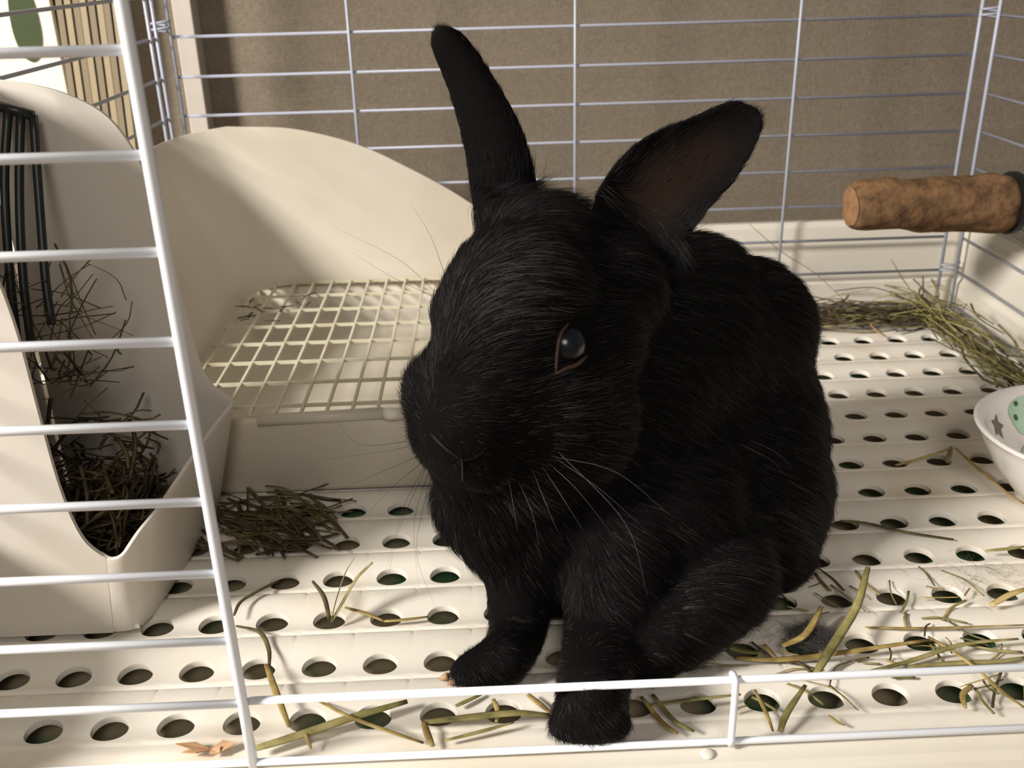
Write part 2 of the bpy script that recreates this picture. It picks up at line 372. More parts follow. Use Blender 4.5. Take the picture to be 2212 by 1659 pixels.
# ------------------------------------------------------------------ litter box behind
lb = thing('litter_box', 'cream litter box with a curved high back and a grid top', 'litter box', (0.12, 0.28, 0.0))
LX0, LX1, LY0, LY1, LH = -0.002, 0.205, 0.166, 0.3925, 0.0440
def litter_box():
    mb = MB()
    # body: rounded rectangle footprint loft (foot -> lip), open top with an inner wall
    def rr(x0, x1, y0, y1, r, z):
        out = []
        for cx, cy, a0 in ((x1 - r, y0 + r, -90), (x1 - r, y1 - r, 0), (x0 + r, y1 - r, 90), (x0 + r, y0 + r, 180)):
            for k in range(6):
                a = math.radians(a0 + 18 * k); out.append((cx + r * math.cos(a), cy + r * math.sin(a), z))
        return out
    L = [rr(LX0 + 0.008, LX1 - 0.008, LY0 + 0.002, LY1 - 0.002, 0.012, 0.0005), rr(LX0 + 0.004, LX1 - 0.004, LY0, LY1 - 0.001, 0.012, 0.004),
         rr(LX0, LX1, LY0 - 0.001, LY1, 0.012, LH - 0.004), rr(LX0, LX1, LY0 - 0.0015, LY1, 0.012, LH - 0.001), rr(LX0 + 0.001, LX1 - 0.001, LY0 - 0.0005, LY1 - 0.001, 0.011, LH),
         rr(LX0 + 0.004, LX1 - 0.004, LY0 + 0.003, LY1 - 0.003, 0.009, LH - 0.0005), rr(LX0 + 0.006, LX1 - 0.006, LY0 + 0.005, LY1 - 0.004, 0.009, 0.012), rr(LX0 + 0.02, LX1 - 0.02, LY0 + 0.02, LY1 - 0.02, 0.006, 0.0100)]
    mb.grid(L, closed_v=True)
    n = len(L[0]); mb.f.append([7 * n + j for j in range(n)]); mb.mi.append(0)
    return mb.build('tub', 'litter_plastic', lb, fixn=True)
litter_box()
# hood: rear wall that sweeps round into a flared left wall
def hood():
    P = []
    top = curve2([(-0.046, 0.151), (-0.020, 0.1525), (0.010, 0.1518), (0.038, 0.1500), (0.068, 0.1430), (0.092, 0.1340), (0.114, 0.1225), (0.136, 0.110), (0.155, 0.0975), (0.178, 0.080), (0.196, 0.062), (0.205, 0.0475)], 5)
    for y, h, fl in ((0.172, 0.050, 0.004), (0.20, 0.062, 0.012), (0.24, 0.085, 0.022), (0.28, 0.110, 0.031), (0.31, 0.128, 0.036), (0.335, 0.140, 0.040)):
        P.append((V((LX0 + 0.003, y, LH)), V((LX0 - fl, y + 0.012, h))))
    for k in range(0, 8):                      # generously rounded rear corner
        a = math.radians(180 - 90 * k / 7)
        f = V((0.041 + 0.040 * math.cos(a), 0.3485 + 0.040 * math.sin(a), LH)); t = V((-0.004 + 0.040 * math.cos(a), 0.3585 + 0.040 * math.sin(a), 0.1455 + 0.007 * k / 7)); P.append((f, t))
    for x, z in top:
        if x < 0.004: continue
        fx = 0.041 + (x + 0.004) * (LX1 - 0.041) / (0.209 + 0.004)
        P.append((V((min(LX1, fx), 0.3885, LH)), V((x, 0.3985, z))))
    G = []
    for f, t in P:
        row = []
        for s in np.linspace(0, 1, 12):
            q = f.lerp(t, float(s)); q.y += 0.004 * math.sin(math.pi * s) * (1 if f.y > 0.38 else 0)
            row.append(q)
        G.append(row)
    return MB().grid(G).build('hood', 'litter_plastic', lb, solid=0.0022, bevel=0.0008, fixn=True)
hood()
gt = bpy.data.objects.new('grid_top', None); COL.objects.link(gt); gt.parent = lb; gt.location = -V(lb.location); gt.empty_display_size = 0.01
gt['label'] = 'yellowed cream plastic grid over the litter tub'
zg = 0.0465
gx = [LX0 + 0.0095 + 0.01285 * k for k in range(16)]
for x in gx:
    MB().box((x - 0.0007, 0.168, zg - 0.0018), (x + 0.0007, 0.3865, zg)).build('bar', 'grid_plastic', gt, smooth=False)
for y in [0.1765 + 0.0298 * k for k in range(8)]:
    MB().box((LX0 + 0.005, y - 0.0008, zg - 0.0019), (LX1 - 0.005, y + 0.0008, zg - 0.0002)).build('bar', 'grid_plastic', gt, smooth=False)
MB().tube([(LX0 + 0.052, 0.1662, 0.0425), (0.113, 0.1662, 0.0440)], 0.0032, 10).build('grid_lip', 'litter_plastic', lb)
MB().tube([(0.114, 0.1655, 0.0440), (0.1165, 0.1640, 0.0445), (0.1235, 0.1640, 0.0445)], [0.0030, 0.0034, 0.0028], 10).build('latch', 'cream_plastic', lb)

# ------------------------------------------------------------------ bark perch on the right panel
pc = thing('perch', 'bark-covered wooden perch log bolted to the right wire panel', 'perch', (0.45, 0.3, 0.107))
def log():
    mb = MB(); A = at(1838, 448, 0.325); B = V((0.5045, 0.329, 0.1005))
    ax = (B - A).normalized(); a = ax.cross(V((0, 0, 1))).normalized(); b2 = a.cross(ax)
    R = random.Random(4); ph = [R.uniform(0, 6) for _ in range(6)]; G = []
    n = 28
    def rad(t, th):
        r0 = 0.0150 + 0.0040 * t + 0.0014 * math.sin(t * 5 + 1) * math.sin(th + 1)
        r0 += 0.0008 * math.sin(3 * th + ph[0] + 9 * t) + 0.0005 * math.sin(7 * th + ph[1] - 21 * t) + 0.0006 * math.sin(17 * t + 2 * th + ph[2]) + R.uniform(-.0002, .0002)
        return r0
    ts = [0, 0, 0.0, 0.02, 0.05] + list(np.linspace(0.1, 0.92, 20)) + [0.96, 0.99, 1.0, 1.0]
    sc = [0.02, 0.5, 0.86, 0.96, 1.0] + [1.0] * 20 + [0.97, 0.9, 0.78, 0.05]
    for t, s in zip(ts, sc):
        c = A.lerp(B, t) + b2 * (0.0012 * math.sin(t * 4))
        G.append([c + (a * math.cos(th) + b2 * math.sin(th)) * rad(t, th) * s for th in np.linspace(0, 2 * math.pi, n + 1)[:-1]])
    mb.grid(G, closed_v=True)
    mb.build('log', 'bark', pc, fixn=True)
    e = MB(); c = A - ax * 0.0006
    e.grid([[c + (a * math.cos(th) + b2 * math.sin(th)) * rad(0, th) * s - ax * (0.0008 * (1 - s)) for th in np.linspace(0, 2 * math.pi, n + 1)[:-1]] for s in (0.84, 0.6, 0.3, 0.02)], closed_v=True)
    e.build('cut_end', 'bark_end', pc, fixn=True)
    MB().tube([B - ax * 0.0005, B + ax * 0.0030], [0.0200, 0.0200], 24).build('washer', 'black_rubber', pc, smooth=False)
    MB().tube([B + ax * 0.003, B + ax * 0.0125], 0.0035, 6).build('bolt', 'steel', pc, smooth=False)
    MB().tube([B + ax * 0.0125, B + ax * 0.016], 0.011, 16).build('wing_nut', 'steel', pc, smooth=False)
log()

# ------------------------------------------------------------------ bowl
bw = thing('food_bowl', 'white ceramic food bowl with green print and a brown star, right edge of the cage', 'bowl', (0.459, 0.1305, 0.0))
BC = V((0.459, 0.1305, 0.0))
bprof_out = [(0.0, 0.0015), (0.030, 0.0015), (0.033, 0.0), (0.036, 0.0005), (0.0375, 0.004), (0.044, 0.012), (0.052, 0.024), (0.058, 0.036), (0.0615, 0.044), (0.0635, 0.0475), (0.0645, 0.0490), (0.0635, 0.0505), (0.0610, 0.0500), (0.0585, 0.0470), (0.054, 0.036), (0.047, 0.023), (0.039, 0.013), (0.030, 0.0075), (0.015, 0.006), (0.0, 0.006)]
BS = 0.851; BZ = 0.765
pp = [(p.x * BS, p.y * BZ) for p in spline([(a, b, 0) for a, b in bprof_out], 3)]
MB().grid([[BC + V((r * math.cos(t), r * math.sin(t), z)) for t in np.linspace(0, 2 * math.pi, 65)[:-1]] for r, z in pp], closed_v=True).build('body', 'ceramic', bw, fixn=True)
def inner(u, v, lift=0.0003):
    """u = angle deg, v = 0 centre .. 1 rim -> point on the inner face"""
    iv = [(0.0, 0.006), (0.015, 0.006), (0.030, 0.0075), (0.039, 0.013), (0.047, 0.023), (0.054, 0.036), (0.0585, 0.047)]
    t = v * (len(iv) - 1); i = min(int(t), len(iv) - 2); f = t - i
    r = lerp(iv[i][0], iv[i + 1][0], f) * BS; z = lerp(iv[i][1], iv[i + 1][1], f) * BZ
    nr, nz = -(iv[i + 1][1] - iv[i][1]), (iv[i + 1][0] - iv[i][0]); L = math.hypot(nr, nz)
    r += nr / L * lift; z += nz / L * lift; a = math.radians(u)
    return BC + V((r * math.cos(a), r * math.sin(a), z))
def decal(shape, u0, v0, su, sv, name, m, lift=0.0004):
    ctr = (0, 0); G = [[inner(u0 + su * x * s, v0 + sv * y * s, lift) for x, y in shape] for s in (1, 0.75, 0.5, 0.25, 0.02)]
    MB().grid(G, closed_v=True).build(name, m, bw, fixn=True)
circ = [(math.cos(a), math.sin(a)) for a in np.linspace(0, 2 * math.pi, 33)[:-1]]
star = [((1 if k % 2 == 0 else 0.45) * math.cos(math.pi / 2 + k * math.pi / 5), (1 if k % 2 == 0 else 0.45) * math.sin(math.pi / 2 + k * math.pi / 5)) for k in range(10)]
decal([(x * math.cos(.5) - y * math.sin(.5), x * math.sin(.5) + y * math.cos(.5)) for x, y in star], 134, 0.80, 7.5, 0.115, 'star_print', 'glaze_brown')
decal([(x * (1 + 0.08 * math.sin(3 * math.atan2(y, x))), y) for x, y in circ], 104, 0.81, 13, 0.17, 'round_print', 'glaze_green')
decal(circ, 105, 0.47, 17, 0.11, 'round_print', 'glaze_green')
decal(circ, 60, 0.78, 12, 0.16, 'round_print', 'glaze_green')
for u, v in ((110, 0.92), (112.5, 0.80), (102, 0.88)): decal(circ, u, v, 1.6, 0.025, 'dot_print', 'glaze_dark', 0.0007)

# ------------------------------------------------------------------ things outside the cage, upper left
pst = MB().box((-0.0445, 0.455, -0.06), (-0.0310, 0.4745, 0.6)).build('post', 'post_white', None, smooth=False, bevel=0.001)
tag(pst, 'narrow cream white upright post on the wall behind the rear wires', 'post')
cb = MB().box((-0.20, 0.452, 0.05), (-0.1262, 0.458, 0.34)).build('picture_board', 'paper', None, smooth=False, bevel=0.0008)
tag(cb, 'bright cream board with a dark green oval leaf print, upper left', 'picture board')
lc = V((-0.1455, 0.4512, 0.2165))
G = [[lc + V((0.0098 * s * math.cos(a), -0.0001, (0.0235 if math.sin(a) < 0 else 0.034) * s * math.sin(a))) for a in np.linspace(0, 2 * math.pi, 41)[:-1]] for s in (1, 0.5, 0.02)]
MB().grid(G, closed_v=True).build('leaf_print', 'leaf_print', cb, fixn=True)
bl = thing('slat_stack', 'bundle of thin beige upright slats leaning beside the bright board', 'slats', (-0.1, 0.46, -0.06))
for i in range(8):
    x = -0.1235 + i * 0.0054
    q = MB(); hw = 0.0021; y0, y1 = 0.452 + 0.001 * (i % 3), 0.470
    vs = []
    for z, dx in ((-0.06, -0.012), (0.36, 0.010)):
        vs += [(x - hw + dx, y0, z), (x + hw + dx, y0, z), (x + hw + dx, y1, z), (x - hw + dx, y1, z)]
    q.add(vs, [[0, 1, 2, 3], [4, 5, 6, 7], [0, 1, 5, 4], [1, 2, 6, 5], [2, 3, 7, 6], [3, 0, 4, 7]])
    q.build('slat', 'slat_beige' if i % 2 else 'slat_dark', bl, smooth=False, fixn=True)

# ------------------------------------------------------------------ the rabbit
rb = thing('rabbit', 'black rabbit sitting on the perforated floor with its ears up, head turned', 'rabbit', (0.24, 0.08, 0.0))
balls = []      # (centre, radius)
def ball(p, r): balls.append((V(p), r))
def chain(*ps):
    for (a, ra), (b2, rb2) in zip(ps[:-1], ps[1:]):
        a = V(a); b2 = V(b2); n = max(2, int((a - b2).length / (0.22 * min(ra, rb2))))
        for i in range(n + 1):
            t = i / n; ball(a.lerp(b2, t), lerp(ra, rb2, t))
# head
ball(at(1142, 655, .078), .0335); ball(at(1165, 560, .088), .026)
ball(at(1245, 730, .068), .0270); ball(at(1035, 690, .066), .0190); ball(at(1290, 640, .088), .027)
chain((at(1120, 660, .060), .0290), (at(1065, 800, .042), .0235), (at(1015, 925, .031), .0180))
ball(at(968, 850, .050), .0180); ball(at(972, 930, .046), .0165); ball(at(1010, 1010, .048), .0150); ball(at(1075, 1070, .062), .0270); ball(at(1500, 640, .150), .030); ball(at(1590, 720, .158), .038); ball(at(1215, 900, .058), .0300); ball(at(1150, 830, .055), .033)
ball(at(985, 975, .0345), .0125); ball(at(1050, 985, .033), .0140)
ball(at(1040, 1035, .045), .0120); ball(at(1150, 985, .055), .026)
# neck, chest
chain((at(1200, 760, .095), .040), (at(1200, 1020, .082), .0425)); ball(at(1160, 1070, .074), .0375); ball(at(1260, 1120, .080), .044)
ball(at(1110, 1140, .062), .024)
# front legs
chain((at(1135, 1170, .058), .018), (at(1122, 1300, .047), .0135), (at(1120, 1370, .038), .0118)); chain((at(1120, 1370, .038), .0115), (atz(1090, 1425, .010), .0105), (atz(1010, 1448, .0075), .0072))
for dx, dy in ((0, 0), (22, 12), (50, 16), (80, 12)): ball(atz(990 + dx, 1452 + dy, .0052), .0052)
chain((at(1340, 1170, .050), .022), (at(1300, 1380, .022), .0150), (atz(1278, 1500, .018), .0130)); chain((atz(1278, 1500, .017), .0130), (atz(1274, 1540, .0095), .0120))
for dx in (-62, -22, 20, 60): ball(atz(1274 + dx, 1568, .0068), .0064)
# trunk
chain((at(1330, 820, .110), .048), (at(1430, 760, .135), .049), (at(1510, 790, .150), .049), (at(1555, 880, .150), .048))
ball(at(1560, 940, .140), .050); ball(at(1420, 1000, .12), .055); ball(at(1340, 1130, .085), .046)
# haunch and hind foot
ball(at(1575, 1060, .115), .0470); ball(at(1560, 1150, .100), .0430); ball(at(1490, 1190, .078), .037); ball(at(1400, 1270, .058), .028); ball(at(1400, 1120, .078), .042)
chain((atz(1570, 1255, .020), .020), (atz(1475, 1350, .015), .0150), (atz(1395, 1425, .011), .0110))
balls_mb = []
def ico(sub):
    bm = bmesh.new(); bmesh.ops.create_icosphere(bm, subdivisions=sub, radius=1); v = [tuple(q.co) for q in bm.verts]; f = [[q.index for q in g.verts] for g in bm.faces]; bm.free(); return np.array(v), f
IV, IF = ico(3)
mb = MB()
for c, r in balls: mb.add(IV * r + np.array(c), IF)
def remesh(o, vox, smooth_it, fac=0.5):
    md = o.modifiers.new('r', 'REMESH'); md.mode = 'VOXEL'; md.voxel_size = vox; md.adaptivity = 0
    md2 = o.modifiers.new('s', 'SMOOTH'); md2.factor = fac; md2.iterations = smooth_it
    dg = bpy.context.evaluated_depsgraph_get(); me = bpy.data.meshes.new_from_object(o.evaluated_get(dg), depsgraph=dg)
    o.modifiers.clear(); return me
tmp = bpy.data.objects.new('tmp', mb.mesh('tmp')); COL.objects.link(tmp)
body1 = remesh(tmp, 0.0022, 26)
bpy.data.objects.remove(tmp)
# ears: cupped closed shells
def ear(axis, widths, open_dir, cup, th, n=14, rim=1.0):
    """axis: points base->tip, widths: half width, open_dir: direction the hollow faces"""
    ax = spline(axis, 6); k = len(ax); ws = [np.interp(i / (k - 1), np.linspace(0, 1, len(widths)), widths) for i in range(k)]
    od = V(open_dir).normalized(); G = []; inner_pts = []
    for i, p in enumerate(ax):
        d = (ax[min(i + 1, k - 1)] - ax[max(i - 1, 0)]).normalized(); nrm = (od - d * od.dot(d)).normalized(); s = d.cross(nrm)
        w_ = ws[i]; c_ = cup * w_; row_i = []; row_o = []
        for j in range(n + 1):
            u = -1 + 2 * j / n; ang = u * 1.25
            x = math.sin(ang) / math.sin(1.25) * w_; z = (1 - math.cos(ang)) / (1 - math.cos(1.25)) * c_
            e = th * (0.55 + 0.45 * math.sqrt(max(0, 1 - u * u)))
            tn = V((0, 0, 0))
            row_i.append(p + s * x + nrm * (z + e * 0.5)); row_o.append(p + s * x * 1.02 + nrm * (z - e * 0.5))
        G.append(row_i + row_o[::-1]); inner_pts += [(row_i[j], abs(-1 + 2 * j / n), i / (k - 1)) for j in range(n + 1)]
    m2 = MB(); m2.grid(G, closed_v=True)
    L = len(G[0]); m2.f.append(list(range(L))); m2.mi.append(0); m2.f.append([(k - 1) * L + j for j in range(L)]); m2.mi.append(0)
    return m2, inner_pts
e1, in1 = ear([at(1098, 530, .098), at(1080, 420, .102), at(1055, 300, .106), at(1008, 180, .109), at(966, 100, .110), at(957, 70, .110), at(955, 54, .110)],
              [.0140, .0140, .0124, .0092, .0070, .0050, .0012], (0.30, 1.0, 0.1), 0.50, .0055)
e2, in2 = ear([at(1370, 545, .105), at(1392, 460, .106), at(1445, 390, .107), at(1520, 335, .108), at(1588, 277, .108), at(1622, 254, .108), at(1640, 240, .108)],
              [.0170, .0205, .0195, .0160, .0112, .0072, .0016], (-0.25, -1.0, 0.15), 0.42, .0042)
mb = MB(); bv = np.empty(len(body1.vertices) * 3); body1.vertices.foreach_get('co', bv); bv = bv.reshape(-1, 3)
mb.add(bv, [list(p.vertices) for p in body1.polygons])
for e in (e1, e2):
    bm = bmesh.new(); me = e.mesh('e'); bm.from_mesh(me); bmesh.ops.recalc_face_normals(bm, faces=bm.faces); bm.to_mesh(me); bm.free()
    mb.add([tuple(v.co) for v in me.vertices], [list(p.vertices) for p in me.polygons])
tmp = bpy.data.objects.new('tmp', mb.mesh('tmp')); COL.objects.link(tmp)
bodym = remesh(tmp, 0.00135, 5, 0.5); bpy.data.objects.remove(tmp)
nv = len(bodym.vertices); co = np.empty(nv * 3); bodym.vertices.foreach_get('co', co); co = co.reshape(-1, 3)
low = co[:, 2] < 0.0009; co[low, 2] = 0.0009; bodym.vertices.foreach_set('co', co.ravel()); bodym.update()
bodym.materials.clear(); bodym.materials.append(MT['skin_black'])
from mathutils.kdtree import KDTree
kd = KDTree(len(in2)); [kd.insert(q, i) for i, (q, u, t) in enumerate(in2)]; kd.balance()
pink = np.zeros(nv)
for i in np.where((co[:, 2] > 0.12) & (co[:, 0] > 0.18))[0]:
    q, k, dd = kd.find(co[i])
    if dd < 0.0026:
        u, t = in2[k][1], in2[k][2]; pink[i] = math.exp(-(u / 0.48) ** 4) * math.exp(-((t - 0.36) / 0.24) ** 4)
for _ in range(3):      # soften the edge of the bare skin
    ev = np.empty(len(bodym.edges) * 2, dtype=np.int64); bodym.edges.foreach_get('vertices', ev); ev = ev.reshape(-1, 2)
    acc = np.zeros(nv); cnt = np.zeros(nv); np.add.at(acc, ev[:, 0], pink[ev[:, 1]]); np.add.at(acc, ev[:, 1], pink[ev[:, 0]]); np.add.at(cnt, ev[:, 0], 1); np.add.at(cnt, ev[:, 1], 1)
    pink = 0.4 * pink + 0.6 * acc / np.maximum(cnt, 1)
at_ = bodym.attributes.new('bare_skin', 'FLOAT', 'POINT'); at_.data.foreach_set('value', pink.astype(np.float32))
nt2 = MT['skin_black'].node_tree; bs = nt2.nodes['Principled BSDF']; an = nt2.nodes.new('ShaderNodeAttribute'); an.attribute_name = 'bare_skin'
mx2 = nt2.nodes.new('ShaderNodeMix'); mx2.data_type = 'RGBA'; mx2.inputs['A'].default_value = (0.004, 0.0035, 0.0035, 1); mx2.inputs['B'].default_value = (0.016, 0.009, 0.006, 1)
nt2.links.new(an.outputs['Fac'], mx2.inputs['Factor']); nt2.links.new(mx2.outputs['Result'], bs.inputs['Base Color'])
body = link('body', bodym, None, rb)
# face details
bvh = BVHTree.FromPolygons([tuple(v.co) for v in bodym.vertices], [list(p.vertices) for p in bodym.polygons])
HC = at(1120, 760, .085)
def onskin(px, py):
    """skin point under a picture position (used once to set the face details)"""
    d = (FW * F + RT * (px - 1106) + UP * (829.5 - py)).normalized()
    h = bvh.ray_cast(CP, d); return h[0], h[1]
ep, en = onskin(1238, 742)
EC = ep - en * 0.0042
ICO5, ICF5 = ico(4)
MB().add(ICO5 * 0.0080 + np.array(EC - en * 0.0008), ICF5).build('eye', 'eye_dark', rb)
def strip(pts, r, name, m):
    q = []
    for px, py in pts:
        s, n = onskin(px, py)
        if s is None: return None
        q.append(s + n * r * 0.5)
    return MB().tube(spline(q, 4), [r * (0.5 + 0.5 * math.sin(math.pi * (i + 0.5) / (len(q) * 4 - 3))) for i in range((len(q) - 1) * 4 + 1)], 6, flat=0.6).build(name, m, rb)
strip([(935, 938), (965, 968), (998, 992)], 0.0008, 'nostril', 'nose_skin')
strip([(1000, 993), (1030, 985), (1052, 965)], 0.0009, 'nostril', 'skin_black')
strip([(1226, 697), (1208, 722), (1201, 758), (1199, 806)], 0.0011, 'eyelid', 'eye_rim')
strip([(1199, 806), (1222, 796), (1246, 788), (1266, 768)], 0.0012, 'eyelid', 'eye_rim')
strip([(998, 990), (1000, 1012), (1000, 1035)], 0.0009, 'lip', 'nose_skin')
for px, py in ((955, 1466), (972, 1476), (1010, 1483)):
    p0 = atz(px + 12, py - 6, .004); p1 = atz(px - 6, py + 2, .0012)
    MB().tube([p0, p0.lerp(p1, 0.6), p1], [0.0014, 0.0011, 0.0003], 6).build('claw', 'claw', rb)
for px, py in ((1212, 1578), (1250, 1583), (1296, 1583), (1334, 1578)):
    p0 = atz(px, py - 10, .004); p1 = atz(px - 3, py + 2, .0012)
    MB().tube([p0, p0.lerp(p1, 0.6), p1], [0.0013, 0.0010, 0.0003], 6).build('claw', 'claw', rb)

# ---- fur: real strands over the whole body, one object
def hair_object(name, P, rad0, m, parent):
    """P: (n,k,3) points"""
    n, k, _ = P.shape
    hc = bpy.data.hair_curves.new(name); hc.add_curves([k] * n)
    hc.attributes['position'].data.foreach_set('vector', P.reshape(-1).astype(np.float32))
    ra = hc.attributes.get('radius') or hc.attributes.new('radius', 'FLOAT', 'POINT')
    taper = np.linspace(1, 0.15, k)[None, :] * rad0[:, None]
    ra.data.foreach_set('value', taper.reshape(-1).astype(np.float32))
    hc.materials.append(MT[m]); o = link(name, hc, None, parent, False); o['kind'] = 'stuff'
    return o
tri = []; 
bodym.calc_loop_triangles(); nt_ = len(bodym.loop_triangles); ti = np.empty(nt_ * 3, dtype=np.int32); bodym.loop_triangles.foreach_get('vertices', ti); ti = ti.reshape(-1, 3)
tp = np.empty(nt_, dtype=np.int32); bodym.loop_triangles.foreach_get('polygon_index', tp)
A, B_, C_ = co[ti[:, 0]], co[ti[:, 1]], co[ti[:, 2]]
cr = np.cross(B_ - A, C_ - A); ar = np.linalg.norm(cr, axis=1) / 2; tn = cr / np.maximum(np.linalg.norm(cr, axis=1)[:, None], 1e-12)
ctr = (A + B_ + C_) / 3
camd = np.array(CP) - ctr; camd /= np.linalg.norm(camd, axis=1)[:, None]
facing = (tn * camd).sum(1)
wgt = ar * np.where(facing > -0.35, 1.0, 0.3); wgt *= 1 - 0.6 * pink[ti[:, 0]]; wgt[ctr[:, 2] < 0.0015] = 0
NH = 150000
def sample(N, wt=None):
    cs = np.cumsum(wgt if wt is None else wt); idx = np.searchsorted(cs, RNG.random(N) * cs[-1]); idx = np.clip(idx, 0, nt_ - 1)
    r1 = np.sqrt(RNG.random(N)); r2 = RNG.random(N)
    p = A[idx] * (1 - r1)[:, None] + B_[idx] * (r1 * (1 - r2))[:, None] + C_[idx] * (r1 * r2)[:, None]
    return p, idx
HCn = np.array(HC); NOSE = np.array(at(1000, 985, .022)); CROWN = np.array(at(1165, 470, .10))
vn = np.empty(nv * 3); bodym.vertices.foreach_get('normal', vn); vn = vn.reshape(-1, 3)
EARL = np.array([tuple(q) for q in spline([at(1085, 440, .102), at(1062, 300, .106), at(1015, 180, .109), at(955, 66, .110)], 6)])
EARR = np.array([tuple(q) for q in spline([at(1392, 460, .106), at(1445, 390, .107), at(1520, 335, .108), at(1630, 248, .108)], 6)])
def hairs(N, lscale, rad, k=5, lift=0.32, wt=None):
    p, idx = sample(N, wt); n = vn[ti[idx, 0]]
    # flow direction
    body_d = np.array([0.72, 0.12, -0.60]); d = np.tile(body_d, (N, 1))
    hd = CROWN - NOSE; hd /= np.linalg.norm(hd)
    q = (p - HCn); wh = np.exp(-((np.linalg.norm(p - (HCn + np.array([-0.005, -0.02, -0.005])), axis=1) / 0.052) ** 4))
    away = p - NOSE; away /= np.linalg.norm(away, axis=1)[:, None]
    d = d * (1 - wh)[:, None] + (0.7 * away + 0.5 * hd) * wh[:, None]
    chest = np.exp(-(((p[:, 0] - 0.17) / 0.05) ** 2 + ((p[:, 2] - 0.05) / 0.05) ** 2)) * (1 - wh)
    d = d + chest[:, None] * np.array([0, 0, -0.9])
    L = np.full(N, 0.0115) * (1 - wh) + 0.0075 * wh
    nd = np.linalg.norm(p - NOSE, axis=1); L *= np.clip(nd / 0.035, 0.35, 1)
    leg = (p[:, 2] < 0.03) & (p[:, 0] < 0.235); L[leg] = 0.0055
    for E_ in (EARL, EARR):
        dist = np.sqrt(((p[:, None, :] - E_[None]) ** 2).sum(2)); j = dist.argmin(1); dm = dist.min(1)
        dd = E_[np.minimum(j + 1, len(E_) - 1)] - E_[np.maximum(j - 1, 0)]; dd /= np.linalg.norm(dd, axis=1)[:, None]
        t = j / (len(E_) - 1); we = ((dm < 0.022) & (p[:, 2] > 0.150)).astype(float) * np.clip(t * 8, 0, 1)
        d = d * (1 - we)[:, None] + dd * we[:, None]; L = L * (1 - we) + (0.0062 - 0.0022 * t) * we
    for c_ in (at(1185, 432, .10), at(1290, 455, .10), at(1235, 450, .10)):
        L *= 1 + 0.8 * np.exp(-(np.linalg.norm(p - np.array(c_), axis=1) / 0.010) ** 2)
    # short near the eye
    de = np.linalg.norm(p - np.array(ep), axis=1); L *= np.clip((de - 0.004) / 0.012, 0.12, 1)
    keep = de > 0.0075
    L *= lscale * RNG.uniform(0.6, 1.15, N)
    d = d - n * (d * n).sum(1)[:, None]; d /= np.maximum(np.linalg.norm(d, axis=1)[:, None], 1e-6)
    jit = RNG.normal(0, 0.16, (N, 3)); cl = np.stack([np.sin(p[:, 0] * 700 + p[:, 2] * 300), np.sin(p[:, 1] * 650 + p[:, 0] * 200), np.sin(p[:, 2] * 720 + p[:, 1] * 260)], 1) * 0.13
    d1 = d + n * lift + jit + cl; d1 /= np.linalg.norm(d1, axis=1)[:, None]
    pts = []
    for s in np.linspace(0, 1, k):
        dirn = d1 + (d - n * 0.10 - d1) * (0.55 * s)
        pts.append(p - n * 0.0006 + dirn * (L * s)[:, None])
    P = np.stack(pts, 1); P[:, :, 2] = np.maximum(P[:, :, 2], 0.0007)
    P = P[keep]
    return P, rad * RNG.uniform(0.7, 1.2, len(P))
P, R0 = hairs(NH, 1.0, 0.000085); hair_object('fur', P, R0, 'fur_black', rb)
gw = np.full(nt_, 0.35); gw[ctr[:, 2] > 0.150] = 0.06
for (px_, py_, rr_, k_) in ((1060, 670, .010, 5), (1130, 570, .014, 3.5), (1050, 1035, .009, 4), (1240, 880, .020, 1.6), (990, 1010, .008, 3), (1720, 1130, .012, 2.5), (1130, 1070, .009, 4)):  # pale hairs packed densest on the brow, painting in part of its sheen
    c_ = np.array(onskin(px_, py_)[0]); gw += k_ * np.exp(-(np.linalg.norm(ctr - c_, axis=1) / rr_) ** 2)
P, R0 = hairs(7000, 1.1, 0.00007, lift=0.36, wt=wgt * gw); o = hair_object('guard_and_sheen_hairs', P, R0, 'fur_grey', rb); o['label'] = 'scattered pale grey guard hairs, partly painting in the fur sheen'

# ---- whiskers
def whisker(pts, m, r=0.00010):
    P = spline(pts, 8); n = len(P)
    MB().tube(P, [r * (1 - 0.85 * i / (n - 1)) for i in range(n)], 5).build('whisker', m, rb)
s_ = lambda a, b: onskin(a, b)[0]
for (a, mid, end) in [((1185, 1000), (1250, 1062, .018), (1335, 1170, .010)), ((1170, 1005), (1215, 1075, .016), (1262, 1150, .008)), ((1150, 1015), (1180, 1090, .018), (1205, 1150, .012)),
                      ((1200, 990), (1300, 1060, .02), (1400, 1150, .014)), ((1190, 985), (1330, 1020, .02), (1455, 1120, .012)), ((1120, 1040), (1150, 1110, .02), (1165, 1180, .014)),
                      ((1205, 975), (1350, 1130, .01), (1400, 1290, -.004)), ((1100, 1040), (1110, 1100, .022), (1118, 1150, .018))]:
    p0 = s_(*a); whisker([p0, at(*mid), at(*end)], 'whisker_white')
for (a, mid, end) in [((900, 960), (830, 975, .03), (640, 1000, .03)), ((905, 985), (800, 1030, .03), (690, 1075, .03)), ((910, 1000), (840, 1060, .028), (760, 1150, .03)),
                      ((915, 1010), (870, 1100, .028), (835, 1230, .025)), ((925, 1020), (895, 1130, .026), (905, 1280, .018)), ((930, 1030), (900, 1190, .022), (942, 1315, .012)),
                      ((905, 950), (780, 960, .03), (720, 900, .03)), ((960, 590), (930, 510, .055), (885, 435, .055)), ((940, 630), (860, 560, .055), (720, 490, .055)),
                      ((935, 640), (850, 600, .055), (760, 545, .055)), ((920, 1010), (860, 1150, .03), (828, 1310, .02))]:
    p0 = s_(*a)
    if p0 is None: p0 = at(a[0], a[1], .045)
    whisker([p0, at(*mid), at(*end)], 'whisker_black', 0.00009)
